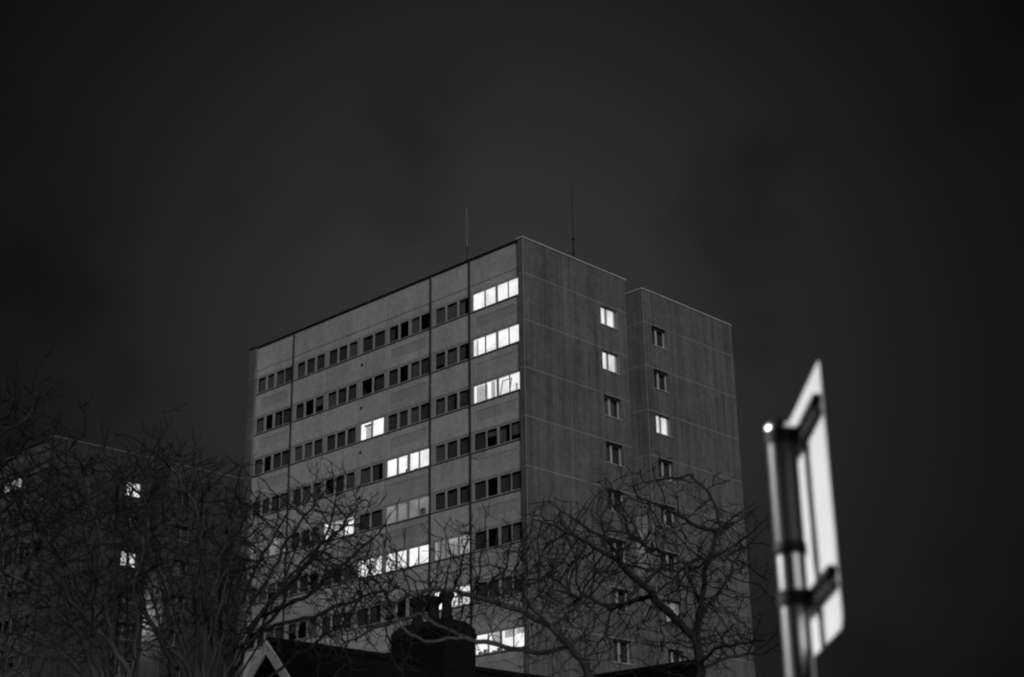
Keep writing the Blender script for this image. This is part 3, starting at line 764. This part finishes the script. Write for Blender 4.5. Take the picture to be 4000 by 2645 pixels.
def bare_tree(label, trunk, limbs, crowns, n_att, seed, step=.2, kill=.42, infl=2.6, tip=.011, lift=.15, curl=.4, fan=0, bark='bark', spur=.5):
    """trunk: list of world points from the ground; limbs: polylines of world points starting on the trunk;
    crowns: (px, py, rx, ry, depth, rd) ellipsoids that the twigs fill"""
    R = np.random.default_rng(seed)
    pos, par = [], []
    def add(p, q): pos.append(np.asarray(p, float)); par.append(q); return len(pos) - 1
    def poly(pts, start):
        cur = start
        for p in pts:
            p = np.asarray(p, float)
            a = pos[cur]; L = np.linalg.norm(p - a); k = max(1, int(L / step))
            for i in range(1, k + 1):
                q = a + (p - a) * i / k
                if i < k: q = q + R.normal(0, .022, 3)
                cur = add(q, cur)
        return cur
    root = add(trunk[0], -1)
    poly(trunk[1:], root)
    ntr = len(pos)
    for lb in limbs:
        s = int(np.argmin([np.linalg.norm(np.asarray(lb[0]) - p) for p in pos]))
        poly(lb[1:] if np.linalg.norm(np.asarray(lb[0]) - pos[s]) < .3 else lb, s)
    for q in range(fan):                                   # straight shoots splaying from the fork
        c = crowns[q % len(crowns)]; a0 = pos[ntr - 1 - int(R.integers(0, max(1, ntr // 5)))]
        an = R.uniform(-PI, PI); rr_ = R.uniform(.55, 1.0)
        e_ = W3(c[0] + math.cos(an) * c[2] * rr_, c[1] - abs(math.sin(an)) * c[3] * rr_, c[4] + R.uniform(-1, 1) * c[5])
        mid = a0 + (e_ - a0) * .45 + np.array([0, 0, .12]) * np.linalg.norm(e_ - a0) + R.normal(0, .25, 3)
        pts_ = [a0 * (1 - t_) ** 2 + 2 * mid * t_ * (1 - t_) + e_ * t_ ** 2 + R.normal(0, .04, 3) for t_ in np.linspace(.12, 1, 8)]
        poly(pts_, int(np.argmin([np.linalg.norm(a0 - p) for p in pos[:ntr]])))
    att = []
    wsum = sum(c[2] * c[3] * c[5] for c in crowns)
    for (cx, cy, rx, ry, dp, rd) in crowns:
        k = int(n_att * rx * ry * rd / wsum)
        v = R.normal(0, 1, (k, 3)); v /= np.linalg.norm(v, axis=1)[:, None]; v *= (R.random(k) ** (1 / 2.6))[:, None]
        nc = max(6, int(k / 34))
        for q in range(nc):                                  # twigs gather in clumps with open gaps between
            a = v[q]; sz = R.uniform(.18, .42); c0 = W3(cx + a[0] * rx, cy + a[1] * ry, dp + a[2] * rd)
            for w_ in range(int(k * .7 / nc * R.uniform(.5, 1.5))): att.append(c0 + R.normal(0, sz, 3))
        for a in v[nc:nc + int(k * .3)]: att.append(W3(cx + a[0] * rx, cy + a[1] * ry, dp + a[2] * rd))
    att = np.array(att)
    P = np.array(pos)
    near = np.full(len(att), -1); nd = np.full(len(att), 1e9)
    def upd(i0):
        B = np.array(pos[i0:])
        for s in range(0, len(B), 400):
            b = B[s:s + 400]
            d = np.linalg.norm(att[:, None] - b[None], axis=2)
            j = d.argmin(1); dm = d[np.arange(len(att)), j]
            bt = dm < nd
            near[bt] = j[bt] + i0 + s; nd[bt] = dm[bt]
    upd(0)
    infl_now = infl * 3; nch = {}
    for it in range(160):
        keep = nd > kill
        if not keep.all(): att, near, nd = att[keep], near[keep], nd[keep]
        if len(att) == 0: break
        act = nd < infl_now
        if not act.any(): break
        idx = near[act]; dirs = att[act] - np.array(pos)[idx]; dirs /= np.linalg.norm(dirs, axis=1)[:, None]
        acc = {}
        for i, d in zip(idx, dirs): acc[i] = acc.get(i, 0) + d
        i0 = len(pos)
        for i, d in acc.items():
            if (i < 8 and pos[i][2] < 1.5) or nch.get(i, 0) >= 3: continue
            nch[i] = nch.get(i, 0) + 1
            d = d / (np.linalg.norm(d) + 1e-9) + R.normal(0, .13, 3) + np.array([0, 0, lift])
            add(pos[i] + d / np.linalg.norm(d) * step, i)
        if len(pos) == i0: break
        upd(i0)
    N0 = len(pos)
    kids = [0] * N0
    for q in par:
        if q >= 0: kids[q] += 1
    # short crooked spurs at the tips and along the young wood
    for i in range(ntr, N0):
        m_ = 3 if kids[i] == 0 else (1 if R.random() < spur else 0)
        for _ in range(m_):
            d = pos[i] - pos[par[i]]; d = d / (np.linalg.norm(d) + 1e-9)
            cur = i; dd = d + R.normal(0, curl + .1, 3)
            for s in range(R.integers(2, 4)):
                dd = dd / np.linalg.norm(dd)
                cur = add(pos[cur] + dd * R.uniform(.06, .15), cur)
                dd = dd + R.normal(0, curl * .5, 3) + np.array([0, 0, lift])
    N = len(pos)
    ch = [[] for _ in range(N)]
    for i, q in enumerate(par):
        if q >= 0: ch[q].append(i)
    rad = np.zeros(N); e = 2.8
    for i in range(N - 1, -1, -1):                       # children always come after their parent
        rad[i] = tip * R.uniform(.55, 1.0) if not ch[i] else (sum(rad[c] ** e for c in ch[i])) ** (1 / e)
    rad = np.minimum(rad, .24)
    # chains
    T = empty('bare_tree', tuple(trunk[0]))
    org = np.asarray(trunk[0])
    mt, mc, limb_mb = MB(), MB(), []
    stack = [(0, None, 'trunk')]
    used = {}
    def emit(chain, mbx, k): mbx.tube([pos[c] - org for c in chain], [rad[c] for c in chain], k, cap=False)
    seen_limb = 0
    while stack:
        start, parent, owner = stack.pop()
        chain = [start] if parent is None else [parent, start]
        cur = start
        while ch[cur]:
            cs = sorted(ch[cur], key=lambda c: -rad[c])
            for c in cs[1:]:
                ow = owner
                if owner == 'trunk' and rad[c] > .03:
                    limb_mb.append(MB()); ow = len(limb_mb) - 1
                stack.append((c, cur, ow))
            cur = cs[0]; chain.append(cur)
        r0 = rad[chain[1] if len(chain) > 1 else chain[0]]
        # split chain by thickness
        thick = [c for c in chain if rad[c] > .022]
        if len(chain) < 2: continue
        rr = [rad[c] for c in chain]
        if parent is not None: rr[0] = min(rr[0], rr[1] * 1.15)
        pts = [pos[c] - org for c in chain]
        cut = next((i for i, v in enumerate(rr) if v < .02), len(rr))
        if cut >= 2:
            tgt = mt if owner == 'trunk' else limb_mb[owner]
            tgt.tube(pts[:cut], rr[:cut], 7 if rr[0] > .06 else 5, cap=False)
        if cut < len(rr):
            a = max(cut - 1, 0)
            if len(rr) - a >= 2: mc.tube(pts[a:], rr[a:], 3, cap=False)
    part('trunk', mt, M[bark], T, smooth=True)
    for lm in limb_mb:
        if lm.f: part('limb', lm, M[bark], T, smooth=True)
    part('crown', mc, M['twig'], T)
    tag(T, label, 'tree', 'bare winter trees')
    print(label, 'nodes', N, 'r0', rad[0])

def stem(px, py, d, *more):
    """trunk from the ground straight below the first pixel point"""
    p = W3(px, py, d)
    g_ = np.array([p[0] + .15, p[1] + .1, -.05])
    return [g_, p] + [W3(a, b, c) for a, b, c in more]
def pl3(*pts): return [W3(a, b, c) for a, b, c in pts]
q4 = lambda x, y: (1900 + x / 1.5009, 1600 + y / 1.5009)
def l4(depths, *pts): return [W3(*q4(x, y), d) for (x, y), d in zip(pts, np.linspace(depths[0], depths[1], len(pts)))]

bare_tree('large bare tree in front of the gable wall at the right', stem(2745, 2760, 30, (2732, 2560, 30), (2716, 2490, 30), (2728, 2430, 30)),
    [l4((30, 29), (1240, 1250), (1265, 1100), (1290, 900), (1310, 870), (1420, 820), (1480, 780), (1640, 640)),
     l4((30, 31.5), (1240, 1250), (1330, 1110), (1430, 975), (1440, 900), (1480, 850), (1640, 690)),
     l4((29.5, 30.5), (1290, 900), (1340, 750), (1380, 700), (1350, 580), (1290, 470), (1230, 420), (1190, 380)),
     l4((30.2, 31.5), (1380, 700), (1480, 650), (1550, 620)),
     l4((29.8, 28.2), (1370, 735), (1250, 690), (1130, 620), (1040, 570), (960, 540), (880, 500)),
     l4((30, 28.5), (1228, 1330), (1100, 1220), (1000, 1130), (960, 1060), (870, 990), (780, 890), (640, 810), (500, 730), (370, 670), (270, 640)),
     l4((29.2, 31), (960, 1060), (1050, 900), (1040, 850), (890, 770)),
     l4((29.5, 31), (1000, 1130), (890, 1110), (730, 1170), (560, 1090), (500, 1150)),
     l4((30, 32), (1245, 1130), (1170, 960), (1180, 900), (1310, 870)),
     l4((28.8, 27.8), (780, 890), (700, 760), (570, 680), (440, 600), (370, 540), (300, 545)),
     l4((30, 28.6), (1235, 1500), (1340, 1400), (1480, 1370), (1640, 1355)),
     l4((30, 31.4), (1240, 1540), (1370, 1470), (1560, 1430), (1700, 1420))],
    [(2640, 2130, 380, 320, 30, 2.6), (2270, 2180, 300, 270, 29.6, 2.2), (2620, 2480, 330, 170, 30, 2.0), (2950, 2450, 160, 180, 30, 1.4)], 1400, 21, step=.16, kill=.22, tip=.0088, lift=.12, curl=.55)

bare_tree('slender bare tree reaching across the chimney in the middle', stem(2360, 2760, 25, (2325, 2690, 25)),
    [pl3((2325, 2690, 25), (2300, 2645, 25), (2233, 2526, 24.6), (2153, 2446, 24.3), (2066, 2353, 24.1), (2006, 2233, 24)),
     pl3((2233, 2526, 24.6), (2100, 2552, 24.8), (2046, 2536, 24.7), (1900, 2507, 24.4), (1815, 2490, 24.2), (1752, 2492, 24), (1657, 2507, 23.8), (1601, 2477, 23.6), (1560, 2440, 23.6)),
     pl3((1815, 2490, 24.2), (1740, 2455, 24.6), (1680, 2425, 24.7), (1640, 2395, 24.7), (1560, 2420, 24.8), (1430, 2470, 25), (1320, 2530, 25)),
     pl3((2153, 2446, 24.3), (2020, 2380, 24.8), (1900, 2340, 25), (1700, 2300, 25), (1500, 2370, 25.2)),
     pl3((2153, 2446, 24.3), (2300, 2330, 24), (2400, 2240, 24))],
    [(1960, 2270, 260, 190, 24.4, 1.6), (1640, 2330, 280, 150, 24.8, 1.5), (1450, 2300, 160, 200, 25, 1.2), (2260, 2480, 200, 150, 24.5, 1.4)], 900, 22, step=.14, kill=.20, tip=.0072, bark='lamplit_bark', curl=.5)

bare_tree('twiggy bare tree in front of the left half of the facade', stem(885, 2790, 32, (880, 2640, 32), (900, 2540, 32)),
    [pl3((900, 2540, 32), (1010, 2410, 32), (1130, 2250, 32.5), (1230, 2150, 33), (1290, 2050, 33), (1320, 1900, 33)),
     pl3((1010, 2410, 32), (1200, 2330, 31), (1350, 2200, 30.5), (1480, 2080, 30.3), (1540, 1990, 30)),
     pl3((900, 2540, 32), (930, 2380, 32.5), (1010, 2200, 33), (1090, 2060, 33.3), (1160, 1920, 33.5)),
     pl3((900, 2540, 32), (1080, 2440, 31.6), (1250, 2400, 31), (1420, 2330, 30.6), (1560, 2290, 30.3)),
     pl3((880, 2640, 32), (860, 2440, 31), (860, 2300, 30.6), (880, 2150, 30.4))],
    [(1210, 2170, 270, 270, 32.3, 2.4), (1000, 2150, 190, 270, 32, 2.0), (1380, 2250, 210, 230, 30.8, 1.8), (1250, 2480, 230, 120, 31, 1.6), (1300, 1930, 90, 110, 33, .8)], 1600, 23, step=.18, kill=.23, tip=.0085, fan=5, lift=.2, curl=.45)

bare_tree('broad bare tree with many upright stems left of the tower', stem(790, 2790, 28, (770, 2700, 28)),
    [pl3((770, 2700, 28), (668, 2645, 27.5), (663, 2571, 27.3), (622, 2496, 27), (560, 2380, 26.8), (540, 2250, 26.6), (480, 2100, 26.5)),
     pl3((770, 2700, 28), (880, 2645, 28.4), (855, 2556, 28.5), (830, 2475, 28.6), (784, 2425, 28.8), (708, 2354, 29), (632, 2273, 29.2), (506, 2091, 29.5), (450, 1950, 29.6)),
     pl3((830, 2475, 28.6), (809, 2405, 28.2), (812, 2300, 28), (790, 2150, 27.7), (770, 2000, 27.5), (700, 1850, 27.3)),
     pl3((809, 2405, 28.2), (870, 2250, 28), (930, 2120, 28), (960, 2000, 28)),
     pl3((784, 2425, 28.8), (760, 2250, 29.5), (640, 2050, 30), (640, 1850, 30.2)),
     pl3((880, 2645, 28.4), (940, 2500, 29), (960, 2420, 29.2), (900, 2300, 29.5))],
    [(700, 2100, 290, 360, 28.5, 2.6), (600, 1880, 200, 190, 29, 1.8), (850, 2300, 200, 260, 28.4, 1.8), (560, 2400, 220, 220, 27.6, 1.8)], 2500, 24, step=.19, kill=.23, tip=.0078, fan=14, bark='lamplit_bark', lift=.28, curl=.3)

bare_tree('spreading bare tree at the lower left with long leaning limbs', stem(470, 2830, 24, (480, 2760, 24)),
    [pl3((480, 2760, 24), (516, 2645, 23.8), (480, 2582, 23.7), (430, 2506, 23.6), (374, 2455, 23.4), (329, 2400, 23.2), (268, 2344, 23), (243, 2253, 22.8), (200, 2120, 22.6)),
     pl3((480, 2760, 24), (330, 2640, 24.2), (278, 2582, 24.3), (223, 2531, 24.4), (167, 2450, 24.5), (100, 2350, 24.7), (30, 2280, 25)),
     pl3((374, 2455, 23.4), (354, 2344, 24), (303, 2263, 24.4), (228, 2152, 24.8), (111, 2035, 25)),
     pl3((430, 2506, 23.6), (420, 2350, 24.2), (340, 2120, 24.6), (330, 1950, 24.8)),
     pl3((223, 2531, 24.4), (120, 2500, 24), (20, 2470, 23.8)),
     pl3((278, 2582, 24.3), (130, 2560, 24.6), (0, 2540, 24.8))],
    [(300, 2180, 300, 350, 24, 2.2), (120, 2250, 230, 330, 24.4, 2.0), (400, 1950, 180, 170, 24.6, 1.4), (200, 2520, 300, 140, 24, 1.6)], 2400, 25, step=.17, kill=.21, tip=.0068, fan=13, bark='lamplit_bark', lift=.28, curl=.3)

bare_tree('tall bare tree cut off by the left edge of the picture', stem(-260, 2800, 26, (-250, 2500, 26), (-210, 2250, 26), (-150, 2080, 26)),
    [pl3((-150, 2080, 26), (-60, 1960, 26), (60, 1870, 26), (190, 1800, 26), (330, 1700, 26.2)),
     pl3((-150, 2080, 26), (-80, 1860, 25.4), (0, 1700, 25), (60, 1560, 24.8), (60, 1450, 24.7)),
     pl3((-60, 1960, 26), (80, 1910, 26.6), (180, 1930, 27), (210, 1800, 27)),
     pl3((-210, 2250, 26), (-60, 2150, 26.4), (80, 2080, 26.6), (180, 2060, 26.8)),
     pl3((0, 1700, 25), (100, 1640, 25.4), (150, 1560, 25.6))],
    [(30, 1700, 170, 260, 25.6, 1.8), (110, 1900, 240, 180, 26.2, 1.8), (-120, 1800, 200, 300, 26, 2.0)], 1700, 26, step=.17, kill=.22, tip=.0078, fan=5, lift=.22, curl=.35)
